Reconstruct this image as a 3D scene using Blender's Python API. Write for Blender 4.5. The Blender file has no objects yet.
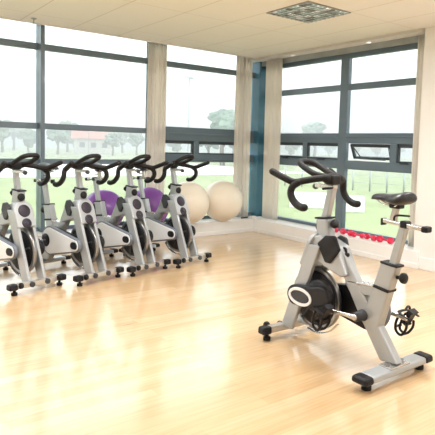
import bpy, bmesh, math, random
from mathutils import Vector, Matrix, noise
random.seed(7)
S = bpy.context.scene
C = bpy.context.collection
PI = math.pi

# ------------------------------------------------------------------ materials
def mat(name, col, rough=.5, metal=0., coat=0., spec=.5, noise_amt=0., noise_scale=40., bump=0., **kw):
    m = bpy.data.materials.new(name); m.use_nodes = True
    nt = m.node_tree; b = nt.nodes['Principled BSDF']
    b.inputs['Base Color'].default_value = (*col, 1)
    b.inputs['Roughness'].default_value = rough
    b.inputs['Metallic'].default_value = metal
    b.inputs['Coat Weight'].default_value = coat
    b.inputs['Coat Roughness'].default_value = .12
    b.inputs['Specular IOR Level'].default_value = spec
    if noise_amt or bump:
        tc = nt.nodes.new('ShaderNodeTexCoord')
        n = nt.nodes.new('ShaderNodeTexNoise'); n.inputs['Scale'].default_value = noise_scale
        n.inputs['Detail'].default_value = 4
        nt.links.new(tc.outputs['Object'], n.inputs['Vector'])
        if noise_amt:
            r = nt.nodes.new('ShaderNodeValToRGB')
            r.color_ramp.elements[0].color = (*[c*(1-noise_amt) for c in col], 1)
            r.color_ramp.elements[1].color = (*[min(1, c*(1+noise_amt)) for c in col], 1)
            r.color_ramp.elements[0].position = .3; r.color_ramp.elements[1].position = .7
            nt.links.new(n.outputs['Fac'], r.inputs['Fac'])
            nt.links.new(r.outputs['Color'], b.inputs['Base Color'])
        if bump:
            bp = nt.nodes.new('ShaderNodeBump'); bp.inputs['Strength'].default_value = bump
            bp.inputs['Distance'].default_value = .01
            nt.links.new(n.outputs['Fac'], bp.inputs['Height']); nt.links.new(bp.outputs['Normal'], b.inputs['Normal'])
    return m

M = {}
M['silver'] = mat('silver_paint', (.40, .42, .43), .36, .35, .3, noise_amt=.03, noise_scale=8)
M['cream_metal'] = mat('champagne_metal', (.50, .46, .40), .3, .55, .2, noise_amt=.03, noise_scale=10)
M['alu'] = mat('polished_aluminium', (.58, .56, .53), .25, .8, noise_amt=.03, noise_scale=20)
M['steel'] = mat('brushed_steel', (.30, .30, .30), .28, .9, noise_amt=.08, noise_scale=60)
M['black'] = mat('black_plastic', (.010, .010, .012), .45, spec=.3, noise_amt=.15, noise_scale=30)
M['rubber'] = mat('handlebar_rubber', (.010, .009, .009), .6, spec=.3, noise_amt=.2, noise_scale=60, bump=.15)
M['darkgrey'] = mat('dark_grey_plastic', (.035, .038, .045), .45, noise_amt=.1, noise_scale=30)
M['badge'] = mat('badge_purple_black', (.02, .012, .022), .5, noise_amt=.15, noise_scale=50)
M['guard'] = mat('guard_white', (.84, .86, .88), .35, coat=.3, noise_amt=.02, noise_scale=6)
M['rim'] = mat('guard_rim_grey', (.16, .18, .21), .4, noise_amt=.05, noise_scale=20)
M['white'] = mat('white_paint', (.86, .85, .83), .45, noise_amt=.015, noise_scale=3)
M['wallwhite'] = mat('wall_paint', (.82, .80, .77), .6, noise_amt=.015, noise_scale=2, bump=.03)
M['frame'] = mat('window_frame_grey', (.13, .18, .22), .35, .1, coat=.3, noise_amt=.05, noise_scale=4)
M['teal'] = mat('teal_post_paint', (.045, .15, .22), .4, coat=.2, noise_amt=.05, noise_scale=4)
M['gasket'] = mat('window_gasket_dark', (.035, .05, .06), .5, noise_amt=.05, noise_scale=10)
M['saddle'] = mat('saddle_vinyl', (.012, .012, .014), .38, noise_amt=.2, noise_scale=40, bump=.1)
M['grey_vinyl'] = mat('saddle_grey', (.12, .12, .13), .4, noise_amt=.1, noise_scale=40)
M['red'] = mat('red_vinyl', (.75, .015, .07), .3, coat=.4, noise_amt=.08, noise_scale=30)
M['cream_ball'] = mat('cream_ball_vinyl', (.90, .81, .68), .38, coat=.2, noise_amt=.02, noise_scale=4)
M['purple_ball'] = mat('purple_ball_vinyl', (.20, .06, .33), .38, coat=.2, noise_amt=.05, noise_scale=4)
M['concrete'] = mat('white_concrete', (.75, .75, .74), .8, noise_amt=.08, noise_scale=2)
M['trunk'] = mat('bark', (.12, .09, .06), .9, noise_amt=.3, noise_scale=8)
M['leaf'] = mat('foliage', (.12, .17, .10), .8, noise_amt=.45, noise_scale=1.3, bump=.3)
M['leaf2'] = mat('foliage_blue_green', (.15, .20, .15), .8, noise_amt=.35, noise_scale=.9, bump=.3)
M['hill'] = mat('hillside', (.15, .20, .17), .9, noise_amt=.4, noise_scale=.09)
M['roof'] = mat('terracotta_roof', (.35, .13, .09), .8, noise_amt=.2, noise_scale=3)
M['render'] = mat('cream_render', (.5, .47, .42), .8, noise_amt=.05, noise_scale=2)
M['galv'] = mat('galvanised_post', (.35, .37, .37), .5, .3, noise_amt=.1, noise_scale=5)

def glass():
    m = bpy.data.materials.new('window_glass'); m.use_nodes = True; nt = m.node_tree
    for n in list(nt.nodes): nt.nodes.remove(n)
    o = nt.nodes.new('ShaderNodeOutputMaterial'); mx = nt.nodes.new('ShaderNodeMixShader')
    t = nt.nodes.new('ShaderNodeBsdfTransparent'); t.inputs['Color'].default_value = (.97, 1, .985, 1)
    g = nt.nodes.new('ShaderNodeBsdfGlossy'); g.inputs['Roughness'].default_value = .02
    f = nt.nodes.new('ShaderNodeFresnel'); f.inputs['IOR'].default_value = 1.3
    nt.links.new(f.outputs[0], mx.inputs[0]); nt.links.new(t.outputs[0], mx.inputs[1]); nt.links.new(g.outputs[0], mx.inputs[2])
    nt.links.new(mx.outputs[0], o.inputs['Surface'])
    return m
M['glass'] = glass()

def emis(name, col, st):
    m = bpy.data.materials.new(name); m.use_nodes = True; b = m.node_tree.nodes['Principled BSDF']
    b.inputs['Base Color'].default_value = (*col, 1)
    b.inputs['Emission Color'].default_value = (*col, 1); b.inputs['Emission Strength'].default_value = st
    return m
M['lamp'] = emis('lamp_glow', (1, .97, .9), 3.)
M['tube'] = emis('fluorescent_glow', (1, .98, .93), 1.0)

def wood():
    m = bpy.data.materials.new('maple_floor'); m.use_nodes = True; nt = m.node_tree; N = nt.nodes; L = nt.links
    b = N['Principled BSDF']
    tc = N.new('ShaderNodeTexCoord')
    br = N.new('ShaderNodeTexBrick')
    br.offset = .37; br.offset_frequency = 3; br.squash = 1
    br.inputs['Scale'].default_value = 1
    br.inputs['Brick Width'].default_value = 1.15; br.inputs['Row Height'].default_value = .083
    br.inputs['Mortar Size'].default_value = .0012; br.inputs['Mortar Smooth'].default_value = .3
    br.inputs['Color1'].default_value = (0, 0, 0, 1); br.inputs['Color2'].default_value = (1, 1, 1, 1)
    br.inputs['Mortar'].default_value = (0.2, .2, .2, 1); br.inputs['Bias'].default_value = 0
    L.new(tc.outputs['Object'], br.inputs['Vector'])
    r = N.new('ShaderNodeValToRGB'); e = r.color_ramp.elements
    e[0].position = 0; e[0].color = (.66, .435, .225, 1); e[1].position = 1; e[1].color = (.74, .53, .31, 1)
    mid = e.new(.5); mid.color = (.70, .485, .265, 1)
    L.new(br.outputs['Color'], r.inputs['Fac'])
    # long grain
    mp = N.new('ShaderNodeMapping'); mp.inputs['Scale'].default_value = (.8, 18, 1)
    L.new(tc.outputs['Object'], mp.inputs['Vector'])
    n = N.new('ShaderNodeTexNoise'); n.inputs['Scale'].default_value = 3; n.inputs['Detail'].default_value = 6
    L.new(mp.outputs[0], n.inputs['Vector'])
    g = N.new('ShaderNodeValToRGB'); g.color_ramp.elements[0].position = .25; g.color_ramp.elements[0].color = (.80, .76, .70, 1)
    g.color_ramp.elements[1].position = .6; g.color_ramp.elements[1].color = (1, 1, 1, 1)
    L.new(n.outputs['Fac'], g.inputs['Fac'])
    mx = N.new('ShaderNodeMix'); mx.data_type = 'RGBA'; mx.blend_type = 'MULTIPLY'; mx.inputs['Factor'].default_value = .8
    L.new(r.outputs['Color'], mx.inputs['A']); L.new(g.outputs['Color'], mx.inputs['B'])
    # dark knots and mineral streaks
    mp2 = N.new('ShaderNodeMapping'); mp2.inputs['Scale'].default_value = (1.3, 9, 1)
    L.new(tc.outputs['Object'], mp2.inputs['Vector'])
    v = N.new('ShaderNodeTexNoise'); v.inputs['Scale'].default_value = 1.6; v.inputs['Detail'].default_value = 3
    L.new(mp2.outputs[0], v.inputs['Vector'])
    k = N.new('ShaderNodeValToRGB'); k.color_ramp.elements[0].position = .71; k.color_ramp.elements[0].color = (1, 1, 1, 1)
    k.color_ramp.elements[1].position = .8; k.color_ramp.elements[1].color = (.42, .28, .18, 1)
    L.new(v.outputs['Fac'], k.inputs['Fac'])
    mx2 = N.new('ShaderNodeMix'); mx2.data_type = 'RGBA'; mx2.blend_type = 'MULTIPLY'; mx2.inputs['Factor'].default_value = 1
    L.new(mx.outputs['Result'], mx2.inputs['A']); L.new(k.outputs['Color'], mx2.inputs['B'])
    L.new(mx2.outputs['Result'], b.inputs['Base Color'])
    b.inputs['Roughness'].default_value = .42
    b.inputs['Coat Weight'].default_value = 1; b.inputs['Coat Roughness'].default_value = .15; b.inputs['Coat IOR'].default_value = 1.8
    bp = N.new('ShaderNodeBump'); bp.inputs['Strength'].default_value = .05; bp.inputs['Distance'].default_value = .004
    L.new(n.outputs['Fac'], bp.inputs['Height']); L.new(bp.outputs['Normal'], b.inputs['Normal'])
    return m
M['wood'] = wood()

def ceiling_mat():
    m = bpy.data.materials.new('ceiling_tiles'); m.use_nodes = True; nt = m.node_tree; N = nt.nodes; L = nt.links
    b = N['Principled BSDF']; b.inputs['Roughness'].default_value = .8
    tc = N.new('ShaderNodeTexCoord'); mp = N.new('ShaderNodeMapping')
    mp.inputs['Location'].default_value = (1.68, 2.75, 0)
    L.new(tc.outputs['Object'], mp.inputs['Vector'])
    sep = N.new('ShaderNodeSeparateXYZ'); L.new(mp.outputs[0], sep.inputs[0])
    outs = []
    for ax, step, w in (('X', .6, .009), ('Y', 1.2, .006)):
        a = N.new('ShaderNodeMath'); a.operation = 'PINGPONG'; a.inputs[1].default_value = step/2
        L.new(sep.outputs[ax], a.inputs[0])
        c = N.new('ShaderNodeMath'); c.operation = 'LESS_THAN'; c.inputs[1].default_value = w/2
        L.new(a.outputs[0], c.inputs[0]); outs.append(c)
    mxm = N.new('ShaderNodeMath'); mxm.operation = 'MAXIMUM'
    L.new(outs[0].outputs[0], mxm.inputs[0]); L.new(outs[1].outputs[0], mxm.inputs[1])
    n = N.new('ShaderNodeTexNoise'); n.inputs['Scale'].default_value = 120
    L.new(tc.outputs['Object'], n.inputs['Vector'])
    r = N.new('ShaderNodeValToRGB'); r.color_ramp.elements[0].color = (.85, .82, .775, 1); r.color_ramp.elements[1].color = (.90, .87, .825, 1)
    L.new(n.outputs['Fac'], r.inputs['Fac'])
    mx = N.new('ShaderNodeMix'); mx.data_type = 'RGBA'
    L.new(mxm.outputs[0], mx.inputs['Factor']); L.new(r.outputs['Color'], mx.inputs['A'])
    mx.inputs['B'].default_value = (.62, .56, .48, 1)
    L.new(mx.outputs['Result'], b.inputs['Base Color'])
    return m
M['ceiling'] = ceiling_mat()

def curtain_mat():
    m = bpy.data.materials.new('curtain_cloth'); m.use_nodes = True; nt = m.node_tree; N = nt.nodes; L = nt.links
    b = N['Principled BSDF']; b.inputs['Roughness'].default_value = .85
    tc = N.new('ShaderNodeTexCoord'); w = N.new('ShaderNodeTexNoise'); w.inputs['Scale'].default_value = 90
    L.new(tc.outputs['Object'], w.inputs['Vector'])
    r = N.new('ShaderNodeValToRGB'); r.color_ramp.elements[0].color = (.90, .88, .84, 1); r.color_ramp.elements[1].color = (.94, .92, .89, 1)
    L.new(w.outputs['Fac'], r.inputs['Fac']); L.new(r.outputs['Color'], b.inputs['Base Color'])
    tr = N.new('ShaderNodeBsdfTranslucent'); tr.inputs['Color'].default_value = (.85, .80, .72, 1)
    mx = N.new('ShaderNodeMixShader'); mx.inputs[0].default_value = .42
    L.new(b.outputs[0], mx.inputs[1]); L.new(tr.outputs[0], mx.inputs[2]); L.new(mx.outputs[0], N['Material Output'].inputs['Surface'])
    return m
M['curtain'] = curtain_mat()

def grass_mat():
    m = bpy.data.materials.new('playing_field_grass'); m.use_nodes = True; nt = m.node_tree; N = nt.nodes; L = nt.links
    b = N['Principled BSDF']; b.inputs['Roughness'].default_value = .9
    tc = N.new('ShaderNodeTexCoord'); n = N.new('ShaderNodeTexNoise'); n.inputs['Scale'].default_value = .35; n.inputs['Detail'].default_value = 8
    L.new(tc.outputs['Object'], n.inputs['Vector'])
    r = N.new('ShaderNodeValToRGB'); r.color_ramp.elements[0].position = .3; r.color_ramp.elements[1].position = .7
    r.color_ramp.elements[0].color = (.20, .235, .11, 1); r.color_ramp.elements[1].color = (.25, .285, .15, 1)
    L.new(n.outputs['Fac'], r.inputs['Fac']); L.new(r.outputs['Color'], b.inputs['Base Color'])
    return m
M['grass'] = grass_mat()

# ------------------------------------------------------------------ mesh helpers
def box(bm, a, b):
    x0, x1 = sorted((a[0], b[0])); y0, y1 = sorted((a[1], b[1])); z0, z1 = sorted((a[2], b[2]))
    v = [bm.verts.new(p) for p in ((x0,y0,z0),(x1,y0,z0),(x1,y1,z0),(x0,y1,z0),(x0,y0,z1),(x1,y0,z1),(x1,y1,z1),(x0,y1,z1))]
    for f in ((3,2,1,0),(4,5,6,7),(0,1,5,4),(1,2,6,5),(2,3,7,6),(3,0,4,7)): bm.faces.new([v[i] for i in f])

def prism_y(bm, pts, y0, y1):
    """polygon in x,z extruded along y"""
    a = [bm.verts.new((x, y0, z)) for x, z in pts]; b = [bm.verts.new((x, y1, z)) for x, z in pts]
    n = len(pts); bm.faces.new(a); bm.faces.new(list(reversed(b)))
    for i in range(n): bm.faces.new((a[i], b[i], b[(i+1) % n], a[(i+1) % n]))
    bmesh.ops.recalc_face_normals(bm, faces=bm.faces)

def prism(bm, pts3, off):
    a = [bm.verts.new(p) for p in pts3]; b = [bm.verts.new(Vector(p)+Vector(off)) for p in pts3]
    n = len(pts3); bm.faces.new(a); bm.faces.new(list(reversed(b)))
    for i in range(n): bm.faces.new((a[i], b[i], b[(i+1) % n], a[(i+1) % n]))
    bmesh.ops.recalc_face_normals(bm, faces=bm.faces)

def smooth_path(pts, k=6):
    P = [Vector(p) for p in pts]; out = []
    for i in range(len(P)-1):
        p0 = P[max(i-1, 0)]; p1 = P[i]; p2 = P[i+1]; p3 = P[min(i+2, len(P)-1)]
        for j in range(k):
            t = j/k
            out.append(.5*((2*p1)+(p2-p0)*t+(2*p0-5*p1+4*p2-p3)*t*t+(3*p1-p0-3*p2+p3)*t**3))
    out.append(P[-1]); return out

def tube(bm, pts, r, n=12, k=6, round_end=True, closed=False, flat=None):
    P = smooth_path(pts, k) if k > 1 else [Vector(p) for p in pts]
    rr = r if callable(r) else (lambda t: r)
    T = []
    for i in range(len(P)):
        d = P[min(i+1, len(P)-1)]-P[max(i-1, 0)]; T.append(d.normalized())
    up = Vector((0, 0, 1)) if abs(T[0].z) < .9 else Vector((0, 1, 0))
    nrm = (up-T[0]*up.dot(T[0])).normalized(); rings = []
    seq = []
    L = len(P)-1
    for i in range(len(P)):
        if i: nrm = (nrm-T[i]*nrm.dot(T[i])).normalized()
        seq.append((P[i], T[i], nrm.copy(), rr(i/L)))
    if round_end:
        p, t, nn, q = seq[0]; pre = [(p-t*q*math.sin(a), t, nn, q*math.cos(a)) for a in (1.35, .95, .5)]
        p, t, nn, q = seq[-1]; post = [(p+t*q*math.sin(a), t, nn, q*math.cos(a)) for a in (.5, .95, 1.35)]
        seq = pre+seq+post
    for p, t, nn, q in seq:
        bn = t.cross(nn)
        fx, fy = flat if flat else (1, 1)
        rings.append([bm.verts.new(p+nn*q*fx*math.cos(2*PI*a/n)+bn*q*fy*math.sin(2*PI*a/n)) for a in range(n)])
    for i in range(len(rings)-1):
        for a in range(n):
            f = bm.faces.new((rings[i][a], rings[i][(a+1) % n], rings[i+1][(a+1) % n], rings[i+1][a])); f.smooth = True
    bm.faces.new(list(reversed(rings[0]))); bm.faces.new(rings[-1])

def cyl(bm, a, b, r, n=20, r2=None):
    tube(bm, [a, b], (lambda t: r+(r2-r)*t) if r2 is not None else r, n, 1, False)

def lathe_y(bm, prof, c, n=32):
    """profile (radius, y) revolved about the y axis through c"""
    R = []
    for q, y in prof:
        R.append([bm.verts.new((c[0]+q*math.cos(2*PI*a/n), c[1]+y, c[2]+q*math.sin(2*PI*a/n))) for a in range(n)] if q > 1e-6 else bm.verts.new((c[0], c[1]+y, c[2])))
    for i in range(len(R)-1):
        A, B = R[i], R[i+1]
        for a in range(n):
            if isinstance(A, list) and isinstance(B, list): f = bm.faces.new((A[a], A[(a+1) % n], B[(a+1) % n], B[a]))
            elif isinstance(A, list): f = bm.faces.new((A[a], A[(a+1) % n], B))
            elif isinstance(B, list): f = bm.faces.new((A, B[(a+1) % n], B[a]))
            else: continue
            f.smooth = True
    bmesh.ops.recalc_face_normals(bm, faces=bm.faces)

def lathe_axis(bm, prof, c, axis, n=24):
    b2 = bmesh.new(); lathe_y(b2, prof, (0, 0, 0), n)
    q = Vector((0, 1, 0)).rotation_difference(Vector(axis).normalized()).to_matrix().to_4x4()
    b2.transform(Matrix.Translation(c) @ q)
    me = bpy.data.meshes.new('t'); b2.to_mesh(me); b2.free(); bm.from_mesh(me); bpy.data.meshes.remove(me)

def obj(name, bm, m, parent=None, bevel=0, seg=2, sub=0):
    me = bpy.data.meshes.new(name); bm.to_mesh(me); bm.free()
    o = bpy.data.objects.new(name, me); C.objects.link(o)
    me.materials.append(M[m] if isinstance(m, str) else m)
    if parent: o.parent = parent
    if bevel:
        md = o.modifiers.new('bevel', 'BEVEL'); md.width = bevel; md.segments = seg; md.limit_method = 'ANGLE'; md.angle_limit = .6
        md.harden_normals = False
    if sub:
        md = o.modifiers.new('sub', 'SUBSURF'); md.levels = sub; md.render_levels = sub
    return o

def tag(o, label=None, cat=None, group=None, kind=None):
    if label: o['label'] = label
    if cat: o['category'] = cat
    if group: o['group'] = group
    if kind: o['kind'] = kind
    return o

def thing(name, label, cat, loc=(0, 0, 0), rz=0, group=None, kind=None):
    o = bpy.data.objects.new(name, None); C.objects.link(o); o.empty_display_size = .1
    o.location = loc; o.rotation_euler = (0, 0, rz)
    return tag(o, label, cat, group, kind)

def copy_tree(o, parent=None):
    c = o.copy(); C.objects.link(c); c.parent = parent
    for ch in list(o.children): copy_tree(ch, c)
    return c

BM = bmesh.new
def struct(name, bm, m, parent=None, bevel=0):
    o = obj(name, bm, m, parent, bevel)
    if not parent: o['kind'] = 'structure'
    return o

# ------------------------------------------------------------------ room shell
b = BM(); box(b, (-9, -9, -.2), (.4, .4, 0)); struct('floor', b, 'wood')
b = BM(); box(b, (-9, -9, 2.7), (.03, .09, 2.78)); struct('ceiling', b, 'ceiling')
b = BM(); box(b, (-9, .086, 2.685), (.03, .10, 2.80)); struct('trim_1', b, 'white')           # pale ceiling edge over window wall
# soffit above the right-hand window
b = BM(); box(b, (.034, -2.84, 2.675), (.36, .36, 2.83)); struct('trim_2', b, 'white', bevel=.004)
b = BM(); box(b, (.018, -2.84, 2.668), (.034, .09, 2.80)); struct('trim_3', b, 'curtain')
b = BM(); box(b, (.22, -2.84, 2.60), (.245, .28, 2.675)); struct('trim_4', b, 'galv')          # blind track
b = BM(); box(b, (-9, .10, 2.80), (.36, .44, 2.95)); struct('trim_5', b, 'white')             # slab edge above the window wall
b = BM(); box(b, (-9.2, -9.2, 2.95), (.55, .55, 3.15)); struct('roof_slab', b, 'white')
# ledges
b = BM(); box(b, (-9, 0, 0), (0, .44, .20)); struct('ledge_back', b, 'white', bevel=.006)
b = BM(); box(b, (0, -2.95, 0), (.44, .44, .20)); struct('ledge_right', b, 'white', bevel=.006)
b = BM(); box(b, (-9, -.012, 0), (-.012, 0, .06)); struct('baseboard_back', b, 'white', bevel=.004)
b = BM(); box(b, (-.012, -2.95, 0), (0, -.0, .06)); struct('baseboard_right', b, 'white', bevel=.004)
# solid wall on the right
b = BM(); box(b, (.04, -9, 0), (.50, -2.86, 2.95)); struct('wall_right', b, 'wallwhite')
b = BM(); box(b, (.02, -9, 0), (.04, -2.95, .14)); struct('baseboard_wall_right', b, 'white', bevel=.005)
b = BM(); box(b, (-9.15, -9, 0), (-9, .44, 2.95)); struct('wall_left', b, 'wallwhite')

b = BM(); box(b, (-9.15, -9.15, 0), (.5, -9, 2.95)); struct('wall_back', b, 'wallwhite')

# ------------------------------------------------------------------ windows
Y0, Y1 = .30, .37        # frame depth on the back wall (x0 likewise on the right)
def bars(bm, lst, axis):
    for (u0, u1, z0, z1) in lst:
        if axis == 'A': box(bm, (u0, Y0, z0), (u1, Y1, z1))
        else: box(bm, (Y0, u0, z0), (Y1, u1, z1))

def window(n, axis, lst, panes, proud=()):
    w = thing('window_%d' % n, None, None, kind='structure')
    b = BM(); bars(b, lst, axis); obj('window_frame', b, 'frame', w, bevel=.006)
    if proud:
        b = BM()
        for (u0, u1, z0, z1, d) in proud:
            if axis == 'A': box(b, (u0, Y0-d, z0), (u1, Y1-.01, z1))
            else: box(b, (Y0-d, u0, z0), (Y1-.01, u1, z1))
        obj('window_sash', b, 'frame', w, bevel=.005)
    for (u0, u1, z0, z1) in panes:
        b = BM()
        if axis == 'A': box(b, (u0, .345, z0), (u1, .352, z1))
        else: box(b, (.345, u0, z0), (.352, u1, z1))
        obj('window_pane', b, 'glass', w)
    return w

def left_window(n, x0, x1):
    mw = .026
    lst = [(x0-mw, x0+mw, .2, 2.8), (x1-mw, x1+mw, .2, 2.8)] if n == 1 else [(x1-mw, x1+mw, .2, 2.8)]
    a, c = x0+mw, x1-mw
    lst += [(a, c, 2.43, 2.508), (a, c, 1.47, 1.544), (a, c, 1.038, 1.104), (a, c, .2, .25), (a, c, 2.75, 2.8)]
    panes = [(a, c, .258, 1.038), (a, c, 1.104, 1.47), (a, c, 1.544, 2.43), (a, c, 2.508, 2.75)]
    return window(n, 'A', lst, panes)
left_window(1, -4.75, -3.19)
left_window(2, -3.19, -1.70)
b = BM(); box(b, (-3.214, .20, .2), (-3.165, .40, 2.8)); o = obj('mullion_fin', b, 'frame', bpy.data.objects['window_1'], bevel=.004)
# outer strip further left, beyond the frame
a, c = -1.65, -.12
window(3, 'A', [(c, c+.10, .2, 2.8), (a, c, 2.43, 2.508), (a, c, 1.385, 1.583), (a, c, 1.07, 1.19), (a, c, .2, .25), (a, c, 2.75, 2.8), (-.955, -.865, 1.19, 1.385)],
       [(a, c, .258, 1.07), (a, -.955, 1.19, 1.385), (-.865, c, 1.19, 1.385), (a, c, 1.583, 2.43), (a, c, 2.508, 2.75)],
       [(a, c, 1.47, 1.50, .015), (a, c, 1.10, 1.115, .012)])
window(4, 'A', [(-.02, .25, 2.43, 2.508), (-.02, .25, 1.385, 1.583), (-.02, .25, 1.07, 1.19), (-.02, .25, .2, .258)],
       [(-.02, .25, .258, 1.07), (-.02, .25, 1.583, 2.43)])
b = BM(); box(b, (.19, .19, .2), (.40, .40, 2.8)); 
struct('trim_6', b, 'teal', bevel=.01)   # corner post
# right-hand windows (y runs from .25 to -2.8)
def vbars(c0, c1):
    return [(c0, c1, 2.55, 2.72), (c0, c1, 2.125, 2.206), (c0, c1, 1.41, 1.546), (c0, c1, 1.06, 1.18), (c0, c1, .2, .245)]
m0, m1 = -1.545, -1.405
window(5, 'B', [(m0, m1, .2, 2.72), (-.795, -.715, 1.18, 1.41)] + vbars(m1, .19),
       [(m1, .19, .245, 1.06), (-.715, .19, 1.18, 1.41), (m1, -.795, 1.18, 1.41), (m1, .19, 1.546, 2.125), (m1, .19, 2.206, 2.55)],
       [(m1, .19, 1.49, 1.51, .015), (-.715, .19, 1.195, 1.21, .012), (m1, -.795, 1.195, 1.21, .012)])
w6 = window(6, 'B', [(-2.86, -2.80, .2, 2.72), (-2.37, -2.27, 1.18, 1.41)] + vbars(-2.80, m0),
       [(-2.80, m0, .245, 1.06), (-2.80, -2.37, 1.18, 1.41), (-2.80, m0, 1.546, 2.125), (-2.80, m0, 2.206, 2.55)],
       [(-2.80, m0, 1.49, 1.51, .015)])
# the open top-hung vent: sash tilted outward with its two stays
sash = thing('vent', None, None); sash.parent = w6
sy0, sy1 = -2.255, -1.60
sash.location = (.34, 0, 1.40); sash.rotation_euler = (0, -math.radians(24), 0)
b = BM()
hh = .21
for q in ((sy0, sy1, -.035, 0), (sy0, sy1, -hh, -hh+.03), (sy0, sy0+.03, -hh, 0), (sy1-.03, sy1, -hh, 0)): box(b, (-.015, q[0], q[2]), (.02, q[1], q[3]))
obj('vent_sash', b, 'gasket', sash, bevel=.003)
b = BM(); box(b, (0, sy0+.03, -hh+.03), (.006, sy1-.03, -.035)); obj('vent_pane', b, 'glass', sash)
b = BM(); tube(b, [(.30, -1.66, 1.385), (.34, -1.80, 1.21)], .007, 8, 1); tube(b, [(.33, -2.22, 1.385), (.36, -2.24, 1.22)], .006, 8, 1)
tube(b, [(.31, -1.80, 1.212), (.31, -2.2, 1.205)], .008, 8, 1)
obj('window_stay', b, 'gasket', w6)
for yy in (-.35, -1.1, -2.5):
    b = BM(); box(b, (.275, yy-.06, 1.165), (.30, yy+.06, 1.185)); cyl(b, (.27, yy-.04, 1.178), (.27, yy+.05, 1.178), .007, 10)
    obj('window_handle', b, 'gasket', w6 if yy < -1.6 else bpy.data.objects['window_5'], bevel=.003)

# recessed dark casement frames inside the middle row of openings
def casement(n, axis, u0, u1, z0, z1, top=.045):
    b = BM()
    for q in ((u0, u1, z1-top, z1), (u0, u1, z0, z0+.02), (u0, u0+.02, z0, z1), (u1-.02, u1, z0, z1)):
        if axis == 'A': box(b, (q[0], .322, q[2]), (q[1], .36, q[3]))
        else: box(b, (.322, q[0], q[2]), (.36, q[1], q[3]))
    obj('casement', b, 'gasket', bpy.data.objects['window_%d' % n], bevel=.003)
casement(3, 'A', -1.65, -.955, 1.19, 1.385); casement(3, 'A', -.865, -.12, 1.19, 1.385)
casement(5, 'B', -.715, .19, 1.18, 1.41); casement(5, 'B', m1, -.795, 1.18, 1.41); casement(6, 'B', -2.80, -2.37, 1.18, 1.41)

# curtains
def curtain(axis, u0, u1, z0, z1, d0, label, folds=5, amp=.019):
    b = BM(); n = folds*12; rows = 10; V = []
    for j in range(rows+1):
        t = j/rows; z = z1+(z0-z1)*t; row = []
        for s in (0, 1):
            for i in range(n+1):
                q = i/n; u = u0+(u1-u0)*q
                d = d0+amp*math.sin(q*folds*2*PI+.5*math.sin(3*t+q*4))*(0.7+.3*math.sin(q*9+2*t))+(s*.006)
                row.append(b.verts.new((u, d, z) if axis == 'A' else (d, u, z)))
        V.append(row)
    m = n+1
    for j in range(rows):
        for s in (0, 1):
            for i in range(n):
                f = b.faces.new((V[j][s*m+i], V[j][s*m+i+1], V[j+1][s*m+i+1], V[j+1][s*m+i])); f.smooth = True
        for i in (0, n): b.faces.new((V[j][i], V[j+1][i], V[j+1][m+i], V[j][m+i]))
    for j in (0, rows):
        for i in range(n): b.faces.new((V[j][i], V[j][i+1], V[j][m+i+1], V[j][m+i]))
    bmesh.ops.recalc_face_normals(b, faces=b.faces)
    return tag(obj('curtain', b, 'curtain'), label, 'curtain')
curtain('A', -1.75, -1.46, .205, 2.79, .265, 'cream curtain gathered at the mullion between the two left-hand window bays', 5)
curtain('A', -.225, .085, .205, 2.79, .265, 'cream curtain left of the teal corner post, behind the rightmost exercise ball', 4)
curtain('B', -.345, .015, .205, 2.665, .17, 'cream curtain right of the teal corner post, on the narrow end of the right window', 6)
curtain('B', -2.86, -2.69, .205, 2.665, .17, 'narrow beige curtain against the plain white wall beside the bike saddle', 4)

# downlights in the soffit
for (yy, lb) in ((-.62, 'small round downlight in the soffit, the one nearer the room corner'), (-2.0, 'small round downlight in the soffit, the one nearer the right wall')):
    t = thing('downlight', lb, 'ceiling light', (.13, yy, 2.675), group='soffit downlights')
    b = BM(); lathe_axis(b, [(.028, 0), (.045, 0), (.045, .006), (.03, .008), (.028, 0)], (0, 0, 0), (0, 0, -1)); obj('trim_ring', b, 'white', t)
    b = BM(); cyl(b, (0, 0, -.001), (0, 0, -.005), .028); obj('bulb', b, 'lamp', t)

# louvred square light in ceiling
t = thing('louvre_light', 'square recessed ceiling light with a mirrored egg-crate louvre', 'ceiling light', (-1.38, -2.45, 2.70))
b = BM()
for s in (-1, 1):
    box(b, (s*.30, -.30, -.012), (s*.283, .30, -.001)); box(b, (-.283, s*.30, -.012), (.283, s*.283, -.001))
obj('frame', b, 'galv', t)
louv = mat('painted_louvre_reflections', (.3, .4, .37), .25, .3)  # mirror reflections painted as random cell colours, which also glow
_n = louv.node_tree; _t = _n.nodes.new('ShaderNodeTexCoord'); _m = _n.nodes.new('ShaderNodeMapping'); _m.inputs['Scale'].default_value = (15.9, 15.9, 1); _m.inputs['Location'].default_value = (.5, .5, 0)
_w = _n.nodes.new('ShaderNodeVectorMath'); _w.operation = 'FLOOR'; _h = _n.nodes.new('ShaderNodeTexWhiteNoise'); _r = _n.nodes.new('ShaderNodeValToRGB')
_n.links.new(_t.outputs['Object'], _m.inputs['Vector']); _n.links.new(_m.outputs[0], _w.inputs[0]); _n.links.new(_w.outputs[0], _h.inputs['Vector']); _n.links.new(_h.outputs['Value'], _r.inputs['Fac'])
_r.color_ramp.interpolation = 'CONSTANT'
for _p, _c in ((0, (.10, .09, .07, 1)), (.3, (.30, .42, .38, 1)), (.55, (.55, .62, .58, 1)), (.75, (.16, .2, .18, 1)), (.88, (.9, .92, .88, 1))):
    if _p == 0: _r.color_ramp.elements[0].color = _c
    elif _p == .88: _r.color_ramp.elements[-1].position = _p; _r.color_ramp.elements[-1].color = _c
    else:
        _e = _r.color_ramp.elements.new(_p); _e.color = _c
_n.links.new(_r.outputs[0], _n.nodes['Principled BSDF'].inputs['Base Color']); _n.links.new(_r.outputs[0], _n.nodes['Principled BSDF'].inputs['Emission Color']); _n.nodes['Principled BSDF'].inputs['Emission Strength'].default_value = 1.1
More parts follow.
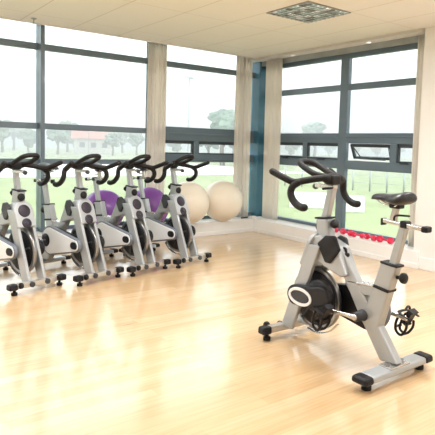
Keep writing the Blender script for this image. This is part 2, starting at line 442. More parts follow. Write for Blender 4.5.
b = BM(); box(b, (-.283, -.283, -.003), (.283, .283, -.001)); obj('reflector', b, louv, t)
b = BM()
for i in range(1, 9):
    q = -.283+.566*i/9
    box(b, (q-.003, -.283, -.02), (q+.003, .283, -.003)); box(b, (-.283, q-.003, -.02), (.283, q+.003, -.003))
obj('louvre', b, 'alu', t)
# small sprinkler / sensor near the left top
b = BM(); cyl(b, (0, 0, 0), (0, 0, -.006), .03); tube(b, [(0, 0, -.006), (.0, .005, -.05)], .007, 8, 1)
lathe_axis(b, [(0, 0), (.02, 0), (.02, .004), (0, .004)], (0, .005, -.05), (0, 0, -1), 12)
o = obj('ceiling_sprinkler', b, 'galv'); o.location = (-3.39, -.12, 2.70); tag(o, 'small dark sprinkler head on the ceiling near the top left', 'sprinkler')

# ------------------------------------------------------------------ balls on the ledge
def ball(name, x, y, r, m, lb, grp):
    t = thing(name, lb, 'exercise ball', (x, y, .2), group=grp)
    b = BM(); n = 56; prof = []
    for i in range(n+1):
        a = -PI/2+PI*i/n; q = r*math.cos(a)
        q += .0012*(math.cos(i*PI)) * (abs(a) < 1.2)      # fine moulded ribs
        prof.append((max(q, 0) if 0 < i < n else 0, r*math.sin(a)))
    lathe_axis(b, prof, (0, 0, r), (.15, .35, .92), 64)
    obj('ball_skin', b, m, t)
    b = BM(); d = Vector((-.15, -.35, -.92)).normalized() if m == 'x' else Vector((.6, -.75, .1)).normalized()
    lathe_axis(b, [(0, -.004), (.012, -.004), (.012, .002), (.006, .004), (0, .004)], Vector((0, 0, r))+d*r, d, 14)
    obj('valve_plug', b, 'white', t)
    return t
ball('exercise_ball', -.612, .015, .305, 'cream_ball', 'cream exercise ball on the ledge, rightmost, beside the curtain and teal corner post', 'exercise balls on the ledge')
ball('exercise_ball', -1.224, .0, .303, 'cream_ball', 'cream exercise ball partly hidden behind the rightmost bike of the row', 'exercise balls on the ledge')
ball('exercise_ball', -1.865, -.035, .272, 'purple_ball', 'purple exercise ball below the curtain, just left of the rightmost bike in the row', 'exercise balls on the ledge')
ball('exercise_ball', -2.50, -.02, .265, 'purple_ball', 'purple exercise ball, the leftmost, seen between the second and third bikes counted from the left', 'exercise balls on the ledge')
# small items on the ledge at the corner
b = BM(); box(b, (-.035, -.025, 0), (.035, .025, .035)); tube(b, [(.035, 0, .015), (.07, .01, .012), (.10, .03, .008)], .005, 8, 4)
o = obj('plug_adapter', b, 'white', bevel=.006); o.location = (.03, .06, .2); tag(o, 'small white plug-like box with a stub of cable on the ledge in the corner', 'plug')
b = BM(); tube(b, [(-.05, 0, .012), (-.02, .02, .012), (.03, -.01, .012), (.07, .01, .012)], .012, 8, 4)
o = obj('curtain_weight', b, 'darkgrey'); o.location = (-.12, .10, .2); tag(o, 'small dark coiled item on the ledge below the curtain left of the corner', 'cord')

# ------------------------------------------------------------------ dumbbells on the right ledge
def make_dumbbell(r=.034, L=.11):
    t = thing('dumbbell', '', 'dumbbell')
    b = BM(); cyl(b, (-L*.5, 0, r), (L*.5, 0, r), .012, 14); obj('handle', b, 'red', t)
    for s in (-1, 1):
        b = BM()
        prof = [(0, -.030), (r*.62, -.030), (r, -.018), (r, .018), (r*.62, .030), (0, .030)]
        lathe_axis(b, prof, (s*L*.55, 0, r), (1, 0, 0), 8)
        for f in b.faces: f.smooth = False
        obj('weight_head', b, 'red', t)
    return t
db = make_dumbbell()
spots = [(-1.50, .15, 1.0, 'red dumbbell on the ledge, the one closest to the silver head of the front bike'),
         (-1.78, .13, 1.15, 'red dumbbell on the ledge, second from the window mullion'),
         (-1.98, .12, .95, 'red dumbbell in the middle of the row on the ledge'),
         (-2.185, .11, 1.1, 'red dumbbell on the ledge, second from the saddle end of the row'),
         (-2.42, .10, 1.2, 'red dumbbell on the ledge, last of the row, nearest the bike seat post')]
for i, (y, x, s, lb) in enumerate(spots):
    o = db if i == 0 else copy_tree(db)
    o.location = (x, y, .2); o.scale = (s, s, s); o.rotation_euler = (0, 0, PI/2+(.25, -.1, .15, -.2, .12)[i])
    o['label'] = lb; o['group'] = 'red dumbbells on the window ledge'

# ------------------------------------------------------------------ the spin bike  (x forward, y left, z up; front feet at x = 0)
def capsule(w, z0, z1, n=10):
    """outline in (y,z) round on top"""
    pts = [(-w, z0), (w, z0)]
    for i in range(n+1):
        a = PI*i/n; pts.append((w*math.cos(a), z1-w+w*math.sin(a)))
    return pts

def make_bike():
    T = thing('spin_bike', '', 'exercise bike')
    # ---- main frame: down tube, seat tube, cross tube, head tube
    b = BM()
    prism_y(b, [(-.36, .72), (-.465, .70), (-.925, .10), (-.80, .085), (-.62, .33)], -.032, .032)          # long tube to the rear foot
    obj('down_tube', b, 'silver', T, bevel=.012, seg=3)
    b = BM()
    prism_y(b, [(-.775, .68), (-.885, .672), (-.765, .22), (-.655, .30)], -.034, .034)
    st = obj('seat_tube', b, 'silver', T, bevel=.012, seg=3)
    b = BM(); prism_y(b, [(-.50, .500), (-.82, .516), (-.80, .455), (-.54, .445)], -.027, .027)
    obj('cross_tube', b, 'silver', T, bevel=.006)
    b = BM(); prism_y(b, [(-.53, .512), (-.79, .527), (-.79, .515), (-.53, .500)], -.032, .032)
    obj('cross_tube_cover', b, 'alu', T, bevel=.003)
    b = BM(); tube(b, [(-.39, .0, .725), (-.47, 0, .62), (-.60, 0, .475)], .022, 12, 4)
    obj('top_rail', b, 'cream_metal', T)
    # head tube (sleeve)
    b = BM(); prism_y(b, [(-.238, .868), (-.338, .880), (-.37, .68), (-.25, .68)], -.038, .038)
    obj('head_tube', b, 'silver', T, bevel=.014, seg=3)
    b = BM(); prism_y(b, [(-.232, .864), (-.344, .877), (-.344, .889), (-.232, .876)], -.043, .043)
    obj('head_collar', b, 'black', T, bevel=.004)
    # shroud round the head
    b = BM()
    prism_y(b, [(-.242, .755), (-.30, .765), (-.46, .71), (-.545, .545), (-.50, .525), (-.27, .590), (-.255, .54), (-.165, .54)], -.066, .066)
    sh = obj('head_shroud', b, 'silver', T, bevel=.014, seg=3)
    b = BM()   # rounded front plate carrying the two badges
    pl = [(-.205+.385*(.69-z), y, z) for y, z in capsule(.094, .55, .785)]
    prism(b, pl, (-.035, 0, 0)); obj('front_plate', b, 'silver', T, bevel=.01, seg=3)
    ax = Vector((1, 0, .385)).normalized()
    def bd(z, r, nm, m='badge'):
        b = BM(); c = Vector((-.205+.385*(.69-z)+.001, 0, z))
        lathe_axis(b, [(0, .006), (r*.9, .006), (r, .003), (r, -.004), (0, -.004)], c, ax, 28); return obj(nm, b, m, T)
    q = bd(.693, .058, 'badge'); bd(.585, .046, 'badge')
    b = BM(); lathe_axis(b, [(0, .010), (.014, .010), (.014, .006), (0, .006)], Vector((-.205+.385*(.69-.585)+.003, 0, .585)), ax, 16); obj('badge_screw', b, 'darkgrey', T)
    # fork legs
    for s in (-1, 1):
        b = BM(); prism_y(b, [(-.228, .70), (-.335, .70), (-.10, .075), (.012, .075)], s*.092, s*.060)
        obj('fork_leg', b, 'silver', T, bevel=.008)
    # flywheel
    fw = (-.24, .325)
    b = BM(); R = .212
    lathe_y(b, [(.05, -.012), (.18, -.010), (.190, -.017), (R-.003, -.017), (R, -.013), (R, .013), (R-.003, .017), (.190, .017), (.18, .010), (.05, .012)], (fw[0], 0, fw[1]), 64)
    F = obj('flywheel', b, 'steel', T)
    b = BM(); lathe_y(b, [(0, -.020), (.178, -.020), (.188, -.012), (.188, .012), (.178, .020), (0, .020)], (fw[0], 0, fw[1]), 48)
    obj('flywheel_web', b, 'black', F)
    b = BM(); lathe_y(b, [(0, -.060), (.03, -.060), (.045, -.02), (.045, .02), (.03, .060), (0, .060)], (fw[0], 0, fw[1]), 24)
    obj('flywheel_hub', b, 'alu', F)
    b = BM()
    for k in range(6):
        a = k*PI/3+.3
        for s in (-1, 1):
            tube(b, [(fw[0]+.04*math.cos(a), s*.022, fw[1]+.04*math.sin(a)), (fw[0]+.15*math.cos(a), s*.021, fw[1]+.15*math.sin(a))], .008, 8, 1)
    obj('flywheel_spokes', b, 'darkgrey', F)
    # arched guard strip over the flywheel rear
    b = BM()
    pts = [(fw[0]+0.236*math.cos(a), 0, fw[1]+.236*math.sin(a)) for a in [math.radians(x) for x in (215, 235, 255, 270, 285)]]
    tube(b, pts, .012, 10, 3, flat=(.4, 1.6)); obj('wheel_guard', b, 'alu', T)
    # left axle cover with white oval ring
    b = BM()
    def tear(cx, cz, r0, cx2, cz2, r1, n=14):
        a0 = math.atan2(cz2-cz, cx2-cx); out = []
        for i in range(n+1):
            a = a0+PI/2+PI*i/n; out.append((cx+r0*math.cos(a), cz+r0*math.sin(a)))
        for i in range(n+1):
            a = a0-PI/2+PI*i/n; out.append((cx2+r1*math.cos(a), cz2+r1*math.sin(a)))
        return out
    prism_y(b, tear(-.16, .345, .068, -.40, .365, .085), .094, .142)
    A = obj('axle_cover', b, 'black', T, bevel=.014, seg=3)
    def ringpoly(bm, cx, cz, rx, rz, w, y0, y1, n=36):
        R = []
        for (k, y) in ((1, y0), (1, y1), (1-w/rx, y1), (1-w/rx, y0)):
            kz = 1 if k == 1 else 1-w/rz
            R.append([bm.verts.new((cx+rx*k*math.cos(2*PI*i/n)*(1), y, cz+rz*kz*math.sin(2*PI*i/n))) for i in range(n)])
        for a in range(4):
            c, d = R[a], R[(a+1) % 4]
            for i in range(n): bm.faces.new((c[i], c[(i+1) % n], d[(i+1) % n], d[i]))
        bmesh.ops.recalc_face_normals(bm, faces=bm.faces)
    b = BM(); ringpoly(b, -.225, .348, .108, .061, .021, .140, .149); obj('oval_ring', b, 'guard', A, bevel=.003)
    b = BM(); pts = [(-.222+.078*math.cos(2*PI*i/28), .348+.038*math.sin(2*PI*i/28)) for i in range(28)]
    prism_y(b, pts, .140, .146); obj('oval_badge', b, 'darkgrey', A, bevel=.003)
    b = BM(); lathe_y(b, [(0, -.0), (.10, 0), (.115, .008), (.115, .030), (.10, .038), (0, .038)], (-.36, .075, .37), 36)
    obj('brake_drum', b, 'black', T)
    # chain guard on the right side
    gy0, gy1 = -.135, -.096
    b = BM(); prism_y(b, tear(-.205, .335, .068, -.60, .335, .150, 20), gy0, gy1)
    G = obj('chain_guard', b, 'rim', T, bevel=.008, seg=3)
    b = BM(); prism_y(b, tear(-.205, .335, .054, -.60, .335, .132, 20), gy0-.006, gy0+.004); obj('guard_panel', b, 'guard', G, bevel=.004)
    b = BM(); prism_y(b, [(x, z) for x, z in tear(-.195, .335, .034, -.225, .335, .034, 8)], gy0-.014, gy0-.002); obj('axle_cap', b, 'black', G, bevel=.004)
    b = BM(); lathe_y(b, [(0, -.010), (.05, -.010), (.066, -.006), (.066, .004), (0, .004)], (-.665, gy0-.004, .335), 32); obj('crank_boss', b, 'black', G)
    b = BM(); prism_y(b, tear(-.30, .335, .09, -.60, .335, .138, 16), gy1-.004, gy1+.035); obj('guard_back', b, 'black', G, bevel=.01)
    # cranks and pedals
    bb = (-.665, .325)
    b = BM(); lathe_y(b, [(0, -.165), (.02, -.165), (.02, -.05), (.036, -.045), (.036, .045), (.03, .05), (.03, .10), (0, .10)], (bb[0], 0, bb[1]), 24)
    obj('bottom_bracket', b, 'darkgrey', T)
    for s, dx in ((1, .172), (-1, -.172)):
        y = s*.115 if s > 0 else -.140
        b = BM(); tube(b, [(bb[0], y, bb[1]), (bb[0]+dx*.5, y+s*.006, bb[1]), (bb[0]+dx, y+s*.012, bb[1]-.006)], lambda t: .02-.006*math.sin(PI*t)-.003*t, 12, 4, flat=(1, .55))
        cr = obj('crank_arm', b, 'alu', T)
        px, py, pz = bb[0]+dx, y+s*.012, bb[1]-.006
        P0 = BM(); box(P0, (-.042, s*.015, -.012), (.042, s*.078, .012))
        cyl(P0, (0, 0, 0), (0, s*.082, 0), .010, 12)
        for k in (-1, 1):
            box(P0, (k*.042, s*.015, -.02), (k*.052, s*.078, .02))
        if k == 1: P0.transform(Matrix.Translation((px, py, pz)) @ Matrix.Rotation(math.radians(62), 4, 'Y'))
        pd = obj('pedal', P0, 'black', T, bevel=.003)
        # toe cage hangs below/forward of the pedal
        tl = Matrix.Rotation(math.radians(72), 3, 'Y')
        def tp(x, yy, z):
            v = tl @ Vector((x, 0, z)); return (px+v.x, py+s*(.05+yy), pz+v.z)
        b = BM()
        for yy in (-.035, .035):
            tube(b, [tp(.03, yy, -.012), tp(.07, yy, -.02), tp(.125, yy*.8, .0), tp(.125, yy*.6, .045), tp(.08, yy*.8, .06), tp(.02, yy, .055)], .0085, 8, 4)
        tube(b, [tp(.125, -.028, .0), tp(.135, 0, .01), tp(.125, .028, .0)], .0085, 8, 4)
        tube(b, [tp(.10, -.028, .055), tp(.105, 0, .06), tp(.10, .028, .055)], .0085, 8, 4)
        obj('toe_cage', b, 'black', pd)
        b = BM()
        tube(b, [tp(-.01, -.05, -.02), tp(-.01, -.055, .03), tp(-.005, -.03, .062), tp(-.005, .03, .062), tp(-.01, .055, .03), tp(-.01, .05, -.02)], .008, 8, 4, flat=(.35, 1.6))
        tube(b, [tp(-.005, .03, .062), tp(-.02, .075, .075), tp(.02, .10, .07), tp(.06, .105, .09)], .006, 8, 4, flat=(.4, 1.5))
        obj('toe_strap', b, 'rubber', pd)
    # front stabiliser
    b = BM(); prism(b, [(-.034, -.215, .052), (.034, -.215, .052), (.030, -.215, .096), (-.030, -.215, .096)], (0, .43, 0))
    st1 = obj('front_stabilizer', b, 'cream_metal', T, bevel=.01, seg=3)
    for s in (-1, 1):
        b = BM(); prism(b, [(-.037, s*.205, .047), (.037, s*.205, .047), (.034, s*.205, .100), (-.034, s*.205, .100)], (0, s*.078, 0)); obj('end_cap', b, 'black', st1, bevel=.014, seg=3)
        b = BM(); cyl(b, (0, s*.225, .0), (0, s*.225, .026), .026); cyl(b, (0, s*.225, .026), (0, s*.225, .052), .012); obj('foot', b, 'rubber', st1, bevel=.004)
        b = BM(); lathe_axis(b, [(0, -.014), (.022, -.014), (.026, -.008), (.026, .008), (.022, .014), (0, .014)], (.046, s*.19, .085), (0, 1, 0), 20); obj('transport_wheel', b, 'rubber', st1)
        b = BM(); cyl(b, (.0, s*.076, .074), (.045, s*.076, .074), .024, 16); obj('bolt', b, 'darkgrey', st1)
    # rear stabiliser: wide flat beam
    rx = -.885
    b = BM(); prism(b, [(rx-.055, -.25, .048), (rx+.055, -.25, .048), (rx+.048, -.25, .085), (rx-.048, -.25, .085)], (0, .50, 0))
    st2 = obj('rear_stabilizer', b, 'silver', T, bevel=.012, seg=3)
    for s in (-1, 1):
        b = BM(); prism(b, [(rx-.057, s*.245, .045), (rx+.057, s*.245, .045), (rx+.050, s*.245, .088), (rx-.050, s*.245, .088)], (0, s*.078, 0)); obj('end_cap', b, 'black', st2, bevel=.016, seg=3)
        b = BM(); cyl(b, (rx, s*.25, 0), (rx, s*.25, .026), .028); cyl(b, (rx, s*.25, .026), (rx, s*.25, .05), .012); obj('foot', b, 'rubber', st2, bevel=.004)
    b = BM(); box(b, (rx-.045, -.09, .084), (rx+.045, .09, .094)); obj('mounting_plate', b, 'alu', st2, bevel=.003)
    for s in (-1, 1):
        b = BM(); cyl(b, (rx, s*.068, .094), (rx, s*.068, .104), .012, 6); obj('bolt', b, 'steel', st2)
    # handlebar post and slider
    b = BM(); prism(b, [(-.256, -.022, .80), (-.306, -.022, .80), (-.306, .022, .80), (-.256, .022, .80)], (-.062, 0, .28))
    obj('handlebar_post', b, 'silver', T, bevel=.006)
    b = BM(); box(b, (-.37, -.022, 1.072), (-.20, .022, 1.100)); sl = obj('handlebar_slider', b, 'alu', T, bevel=.006)
    b = BM(); lathe_axis(b, [(0, -.012), (.018, -.012), (.021, 0), (.018, .012), (0, .012)], (-.19, 0, 1.078), (1, 0, 0), 16); obj('slider_knob', b, 'darkgrey', sl)
    b = BM(); tube(b, [(-.36, .02, 1.08), (-.37, .06, 1.08), (-.34, .085, 1.075)], .008, 8, 4); obj('slider_lever', b, 'black', sl)
    b = BM(); box(b, (-.38, -.045, 1.10), (-.30, .045, 1.165)); obj('handlebar_clamp', b, 'black', T, bevel=.016, seg=3)
    # handlebar
    b = BM(); r = .0225
    tube(b, [(-.34, -.06, 1.140), (-.34, 0, 1.145), (-.34, .06, 1.140)], .030, 14, 4)
    for s in (-1, 1):
        tube(b, [(-.34, s*.02, 1.145), (-.315, s*.10, 1.140), (-.27, s*.175, 1.125), (-.215, s*.222, 1.112), (-.15, s*.250, 1.135), (-.06, s*.276, 1.172)], r, 14, 5)
        tube(b, [(-.245, s*.212, 1.112), (-.222, s*.240, 1.085), (-.215, s*.250, 1.045), (-.235, s*.253, 1.005), (-.28, s*.253, .972), (-.325, s*.253, .960), (-.345, s*.253, .962)], lambda t: r+.002*t, 14, 5)
        tube(b, [(-.33, s*.045, 1.15), (-.25, s*.075, 1.165), (-.17, s*.080, 1.198), (-.11, s*.070, 1.225), (-.082, s*.038, 1.238), (-.076, 0, 1.24)], .0205, 12, 5)
    obj('handlebar', b, 'rubber', T)
    # resistance knob, front pin knob and brake housing
    b = BM(); tube(b, [(-.33, 0, .82), (-.36, 0, .845)], .010, 8, 1); lathe_axis(b, [(0, -.02), (.022, -.02), (.030, -.008), (.030, .012), (.02, .02), (0, .02)], (-.375, 0, .845), (-1, 0, .6), 20); obj('resistance_knob', b, 'black', T)
    b = BM(); lathe_axis(b, [(0, -.03), (.012, -.03), (.014, -.012), (.034, -.010), (.036, .004), (.028, .010), (0, .010)], (-.232, -.012, .815), (1, 0, .1), 24); obj('post_knob', b, 'black', T)
    for s in (-1, 1):
        b = BM(); prism_y(b, [(-.30, .715), (-.37, .775), (-.455, .785), (-.50, .70), (-.42, .60), (-.375, .60)] if s > 0 else [(-.30, .715), (-.36, .765), (-.42, .755), (-.445, .69), (-.40, .60), (-.36, .60)], s*.062, s*.086)
        obj('brake_housing', b, 'black' if s > 0 else 'darkgrey', T, bevel=.012, seg=3)
    b = BM(); tube(b, [(-.44, 0, .70), (-.475, 0, .70), (-.485, 0, .67)], .008, 8, 4); lathe_axis(b, [(0, -.012), (.018, -.012), (.022, 0), (.018, .012), (0, .012)], (-.485, 0, .662), (0, 0, -1), 14); obj('brake_lever', b, 'black', T)
    # seat post, slider, saddle
    b = BM(); prism_y(b, [(-.775, .669), (-.891, .660), (-.891, .674), (-.775, .684)], -.039, .039); obj('seat_collar', b, 'black', T, bevel=.004)
    b = BM(); prism_y(b, [(-.735, .535), (-.846, .522), (-.842, .503), (-.732, .516)], -.042, .042); obj('seat_band', b, 'black', T, bevel=.004)
    b = BM(); prism_y(b, [(-.812, .64), (-.862, .64), (-.930, .905), (-.880, .905)], -.02, .02); obj('seat_post', b, 'silver', T, bevel=.006)
    b = BM(); cyl(b, (-.87, 0, .60), (-.905, 0, .603), .011, 12); lathe_axis(b, [(0, -.015), (.026, -.015), (.032, -.005), (.032, .010), (.022, .018), (0, .018)], (-.915, 0, .604), (-1, 0, .1), 12); obj('seat_knob', b, 'black', T)
    b = BM(); prism_y(b, [(-.765, .908), (-.765, .932), (-1.03, .918), (-1.03, .893)], -.022, .022); ss = obj('seat_slider', b, 'alu', T, bevel=.005)
    b = BM(); prism_y(b, [(-.752, .892), (-.752, .934), (-.764, .934), (-.764, .892)], -.023, .023); obj('end_cap', b, 'black', ss, bevel=.004)
    b = BM(); box(b, (-1.025, -.027, .888), (-1.065, .027, .922)); obj('end_cap', b, 'black', ss, bevel=.008)
    b = BM(); box(b, (-.885, -.026, .893), (-.935, .026, .936)); obj('slider_clamp', b, 'black', ss, bevel=.01)
    b = BM(); tube(b, [(-.852, .03, .935), (-.855, .03, .955), (-.88, .03, .965), (-.945, .02, .968)], .006, 10, 4); obj('slider_lever', b, 'black', ss)
    b = BM(); prism_y(b, [(-.805, .92), (-.845, .92), (-.862, 1.02), (-.828, 1.02)], -.016, .016); obj('saddle_stem', b, 'cream_metal', T, bevel=.005)
    # saddle
    b = BM(); ny = 12; secs = [(-.668, .016, .014, 1.050), (-.685, .026, .020, 1.056), (-.73, .030, .024, 1.062), (-.78, .036, .026, 1.062), (-.83, .056, .032, 1.058), (-.88, .088, .042, 1.058), (-.93, .102, .048, 1.066), (-.965, .090, .044, 1.074), (-.985, .055, .028, 1.076)]
    rings = []
    for x, hw, th, zc in secs:
        ring = []
        for i in range(16):
            a = 2*PI*i/16; cy, cz = math.cos(a), math.sin(a)
            ring.append(b.verts.new((x, hw*cy, zc+(th*.8 if cz > 0 else th*1.0)*cz-.012*abs(cy)**2)))
        rings.append(ring)
    for i in range(len(rings)-1):
        for k in range(16):
            f = b.faces.new((rings[i][k], rings[i][(k+1) % 16], rings[i+1][(k+1) % 16], rings[i+1][k])); f.smooth = True
    b.faces.new(rings[0]); b.faces.new(rings[-1]); bmesh.ops.recalc_face_normals(b, faces=b.faces)
    b.transform(Matrix(((.86, 0, 0, -.668*.14), (0, 1, 0, 0), (0, 0, .92, 1.06*.08), (0, 0, 0, 1)))); sd = obj('saddle', b, 'saddle', T, sub=1)
    b = BM()
    for s in (-1, 1): tube(b, [(-.70, s*.012, 1.045), (-.75, s*.02, 1.022), (-.80, s*.022, 1.012), (-.85, s*.026, 1.012), (-.88, s*.035, 1.035)], .005, 8, 4)
    obj('saddle_rails', b, 'alu', sd)
    b = BM(); box(b, (-.81, -.03, 1.0), (-.88, .03, 1.035)); obj('saddle_clamp', b, 'black', sd, bevel=.008)
    return T

bike = make_bike()
bike.location = (-2.643, -3.69, 0); bike.rotation_euler = (0, 0, PI/2)
bike['label'] = 'silver spin bike alone in the foreground, its saddle to the right'
row = [(-3.80, -1.635, -73, 'silver spin bike in the row, standing in front of the grey window mullion'),
       (-3.222, -1.632, -74, 'silver spin bike in the back row, directly left of the leftmost purple ball'),
       (-2.648, -1.555, -75, 'silver spin bike in the back row, between the two purple balls'),
       (-2.075, -1.487, -76, 'silver spin bike at the right end of the row, before a cream ball')]
for x, y, hd, lb in row:
    o = copy_tree(bike); o.location = (x, y, 0); o.rotation_euler = (0, 0, math.radians(hd))
    o['label'] = lb; o['group'] = 'spin bikes lined up by the window'
    for ch in o.children:                                            # their bars are set one notch lower
        if ch.name.split('.')[0] in ('handlebar', 'handlebar_post', 'handlebar_slider', 'handlebar_clamp'): ch.location.z = -.04
        if ch.name.startswith('rear_stab'): ch.scale.y = .89

# ------------------------------------------------------------------ outside
GZ = -.4
b = BM(); n = 60
box(b, (-200, -60, GZ-.3), (300, 320, GZ)); o = obj('grass_field', b, 'grass'); o['kind'] = 'structure'
b = BM(); box(b, (-60, 19, GZ), (20, 36, GZ+.03)); o = obj('paved_court', b, 'concrete'); o['kind'] = 'structure'
# hills: a long ridge, real terrain
b = BM(); NU, NV = 90, 8; V = []
for i in range(NU+1):
    a = math.radians(-30+150*i/NU); row_ = []
    for j in range(NV+1):
        d = 150+j*22; h = (0, .35, .62, .8, .92, 1, .9, .6, 0)[j]
        hh_ = (7.5+5*noise.noise(Vector((a*3, .3, 0)))+2*noise.noise(Vector((a*9, j*.4, 4))))*h
        row_.append(b.verts.new((-5+d*math.sin(a), -6+d*math.cos(a), GZ+hh_)))
    V.append(row_)
for i in range(NU):
    for j in range(NV):
        f = b.faces.new((V[i][j], V[i+1][j], V[i+1][j+1], V[i][j+1])); f.smooth = True
o = obj('hills', b, 'hill'); o['kind'] = 'structure'

cam_r = None
def polar(px, dist):
    """ground point seen in the direction of column px"""
    a = .6579+math.atan((px-240.8)/529.)
    return (-5.22+dist*math.sin(a), -6.39+dist*math.cos(a))

def make_tree(m, seed, w=3., h=6.):
    rnd = random.Random(seed); t = thing('tree', '', 'tree')
    b = BM(); tube(b, [(0, 0, 0), (.1, 0, h*.25), (0, .1, h*.6)], lambda q: .22*(1-.6*q), 10, 4)
    for k in range(4):
        a = k*1.6; tube(b, [(0, 0, h*.3), (math.cos(a)*w*.25, math.sin(a)*w*.25, h*.55)], lambda q: .09*(1-.5*q), 8, 3)
    obj('trunk', b, 'trunk', t)
    b = BM()
    for k in range(16):
        a = rnd.uniform(0, 2*PI); q = rnd.uniform(0, .36)*w; z = h*rnd.uniform(.38, .88); r = w*rnd.uniform(.13, .24)*(1.1-.35*abs(z/h-.6))
        res = bmesh.ops.create_icosphere(b, subdivisions=3, radius=r, matrix=Matrix.Translation((q*math.cos(a), q*math.sin(a), z)))
        for v in res['verts']:
            nz = noise.noise(v.co*1.9+Vector((seed, 0, 0)))+.6*noise.noise(v.co*5)
            c = Vector((q*math.cos(a), q*math.sin(a), z)); v.co = c+(v.co-c)*(1+.45*nz)
    obj('crown', b, m, t)
    return t
trees = [make_tree('leaf', 1), make_tree('leaf2', 2), make_tree('leaf', 3, 3.6, 5)]
plan = [(2, 75, 1.05, 0), (13, 95, 1.2, 1), (28, 80, .9, 2), (57, 70, .95, 1), (67, 85, 1.15, 0), (76, 98, .85, 2), (112, 70, .8, 1),
        (122, 90, 1.0, 0), (136, 75, .85, 1), (176, 80, .9, 2), (196, 65, .85, 0), (207, 55, .9, 1), (222, 45, 1.25, 1), (232, 62, 1.1, 0),
        (290, 90, .8, 2), (303, 110, .9, 1), (313, 80, 1.45, 1), (328, 110, .8, 2), (355, 110, .9, 0), (376, 120, .9, 2), (398, 110, .8, 1)]
where = ['at the far left edge of the left window', 'second from the left edge of the left window', 'just left of the left mullion',
         'just right of the left mullion', 'left of the red-roofed house, the taller', 'immediately left of the red-roofed house', 'right of the red-roofed house',
         'midway between the red-roofed house and the curtained mullion', 'beside the curtained mullion, on its left', 'left of the lamp post in the third window bay',
         'right of the lamp post', 'low in front of the big pale tree', 'the tall loose one in the third bay behind the cream balls', 'at the right edge of the third bay',
         'at the left edge of the right-hand window', 'left of the lone round tree on the skyline', 'standing alone and round on the skyline of the right-hand window',
         'right of the lone round tree on the skyline', 'behind the open vent window', 'between the open vent and the narrow pane', 'above the saddle near the beige curtain']
used = [False]*3
for (px, d, s, k), wh in zip(plan, where):
    o = trees[k] if not used[k] else copy_tree(trees[k]); used[k] = True
    x, y = polar(px, d); o.location = (x, y, GZ-.1); o.scale = (s*.9, s*.9, s*.75); o.rotation_euler = (0, 0, px)
    o['label'] = 'hazy green tree outside, '+wh; o['group'] = 'trees beyond the field'

# house with red roof
x, y = polar(93, 78)
h = thing('house', 'small cream house with a red roof far outside the left window', 'house', (x, y, GZ), -.4)
b = BM(); box(b, (-2.6, -2, 0), (2.6, 2, 2.2)); obj('wall', b, 'render', h)
b = BM(); prism(b, [(-3, -2.4, 2.1), (-3, 2.4, 2.1), (-3, 0, 3.5)], (6, 0, 0)); obj('roof', b, 'roof', h)
for xx in (-1.5, 0, 1.5):
    b = BM(); box(b, (xx-.35, -2.05, .9), (xx+.35, -1.98, 1.6)); obj('window', b, 'darkgrey', h)
# lamp post
x, y = polar(187, 40)
t = thing('lamp_post', 'slender grey lamp post outside the third window bay', 'lamp post', (x, y, GZ))
b = BM(); cyl(b, (0, 0, 0), (0, 0, 6.6), .09, 12, .05); obj('pole', b, 'galv', t)
b = BM(); box(b, (-.35, -.12, 6.6), (.35, .12, 6.75)); obj('lamp_head', b, 'galv', t, bevel=.03)
# second, fainter mast further left
x, y = polar(88, 70)
t = thing('mast', 'thin grey mast outside the big left window above the red-roofed house', 'mast', (x, y, GZ))
b = BM(); cyl(b, (0, 0, 0), (0, 0, 6.), .06, 10, .03); obj('pole', b, 'galv', t)
b = BM(); cyl(b, (-.5, 0, 5.7), (.5, 0, 5.7), .03, 8); obj('cross_arm', b, 'galv', t)
# post and wire fence across the right-hand view
t = thing('wire_fence', 'low post and wire fence crossing the grass outside the right-hand window', 'fence')
P = [polar(285+i*17, 24-i*.3) for i in range(9)]
for (x, y) in P:
    b = BM(); cyl(b, (x, y, GZ), (x, y, GZ+1.0), .035, 10); obj('fence_post', b, 'galv', t)
b = BM()
for z in (.35, .65, .95):
    for i in range(8): tube(b, [(*P[i], GZ+z), (*P[i+1], GZ+z)], .008, 6, 1)
obj('fence_wire', b, 'galv', t)
# white blocks on the grass
for px, d, sx, lb in ((312, 15.5, .62, 'white concrete block on the grass, left of the right-hand window mullion'), (352, 15.0, .35, 'white concrete block on the grass, right of the right-hand window mullion')):
    x, y = polar(px, d); b = BM(); box(b, (-sx, -.25, 0), (sx, .25, .42))
    o = obj('concrete_block', b, 'concrete', bevel=.02); o.location = (x, y, GZ); o.rotation_euler = (0, 0, -.8); tag(o, lb, 'block', 'white blocks on the grass')

# morning haze lying over the field
b = BM(); prism(b, [(-200, 7, -1), (7, 7, -1), (7, -60, -1), (300, -60, -1), (300, 320, -1), (-200, 320, -1)], (0, 0, 31))
hz = bpy.data.materials.new('haze'); hz.use_nodes = True; _n = hz.node_tree; _n.nodes.remove(_n.nodes['Principled BSDF'])
_v = _n.nodes.new('ShaderNodeVolumeScatter'); _v.inputs['Color'].default_value = (.96, .98, .98, 1); _v.inputs['Density'].default_value = .013; _v.inputs['Anisotropy'].default_value = 0
_n.links.new(_v.outputs[0], _n.nodes['Material Output'].inputs['Volume'])
o = obj('haze', b, hz); o['kind'] = 'structure'

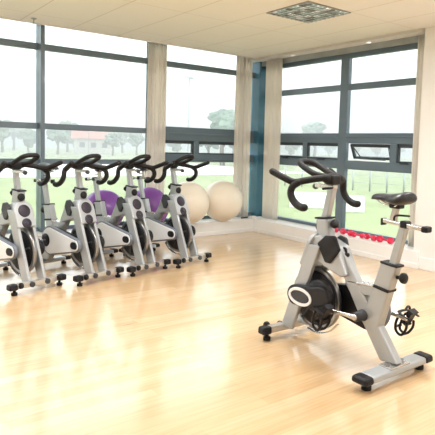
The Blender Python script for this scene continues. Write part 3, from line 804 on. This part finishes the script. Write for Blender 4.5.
# ------------------------------------------------------------------ light
W = bpy.data.worlds.new('World'); S.world = W; W.use_nodes = True
nt = W.node_tree; bg = nt.nodes['Background']
tc = nt.nodes.new('ShaderNodeTexCoord'); sp = nt.nodes.new('ShaderNodeSeparateXYZ'); nt.links.new(tc.outputs['Generated'], sp.inputs[0])
rp = nt.nodes.new('ShaderNodeValToRGB'); rp.color_ramp.elements[0].position = 0; rp.color_ramp.elements[0].color = (.88, .945, 1, 1)
rp.color_ramp.elements[1].position = .6; rp.color_ramp.elements[1].color = (.93, .965, 1, 1)
nt.links.new(sp.outputs['Z'], rp.inputs[0]); nt.links.new(rp.outputs[0], bg.inputs['Color'])
bg.inputs['Strength'].default_value = 4.8

def area(loc, sx, sy, power, col=(.96, .98, 1)):
    l = bpy.data.lights.new('fill_panel', 'AREA'); l.shape = 'RECTANGLE'; l.size = sx; l.size_y = sy; l.energy = power; l.color = col
    o = bpy.data.objects.new('fill_panel', l); C.objects.link(o); o.location = loc; return o
for x, y, e in ((-3.78, -2.45, 46), (-2.4, -3.65, 46), (-1.38, -4.85, 46), (-5.6, -2.45, 40), (-3.78, -4.85, 9), (-6.4, -4.85, 9), (-1.38, -7.25, 30), (-3.78, -7.25, 30), (-6.4, -7.25, 30)):  # unseen fill lights added under the ceiling to brighten the room
    area((x, y, 2.66), .6, .6, e)

# ------------------------------------------------------------------ camera
yaw, pitch, roll = .6579, -.0751, .0287
f = Vector((math.sin(yaw)*math.cos(pitch), math.cos(yaw)*math.cos(pitch), math.sin(pitch)))
r = Vector((math.cos(yaw), -math.sin(yaw), 0)); u = r.cross(f)
r2 = r*math.cos(roll)+u*math.sin(roll); u2 = -r*math.sin(roll)+u*math.cos(roll)
cd = bpy.data.cameras.new('Camera'); cam = bpy.data.objects.new('Camera', cd); C.objects.link(cam)
cam.matrix_world = Matrix(((r2.x, u2.x, -f.x, -5.2208), (r2.y, u2.y, -f.y, -6.3903), (r2.z, u2.z, -f.z, 1.3352), (0, 0, 0, 1)))
cd.sensor_width = 36; cd.lens = 529.106*36/435
cd.shift_x = (217.5-240.79)/435; cd.shift_y = (185.6-217.5)/435
cd.clip_end = 1000; cd.clip_start = .05
S.camera = cam
S.view_settings.view_transform = 'Standard'; S.view_settings.look = 'None'; S.view_settings.gamma = 1
S.view_settings.exposure = 0.0
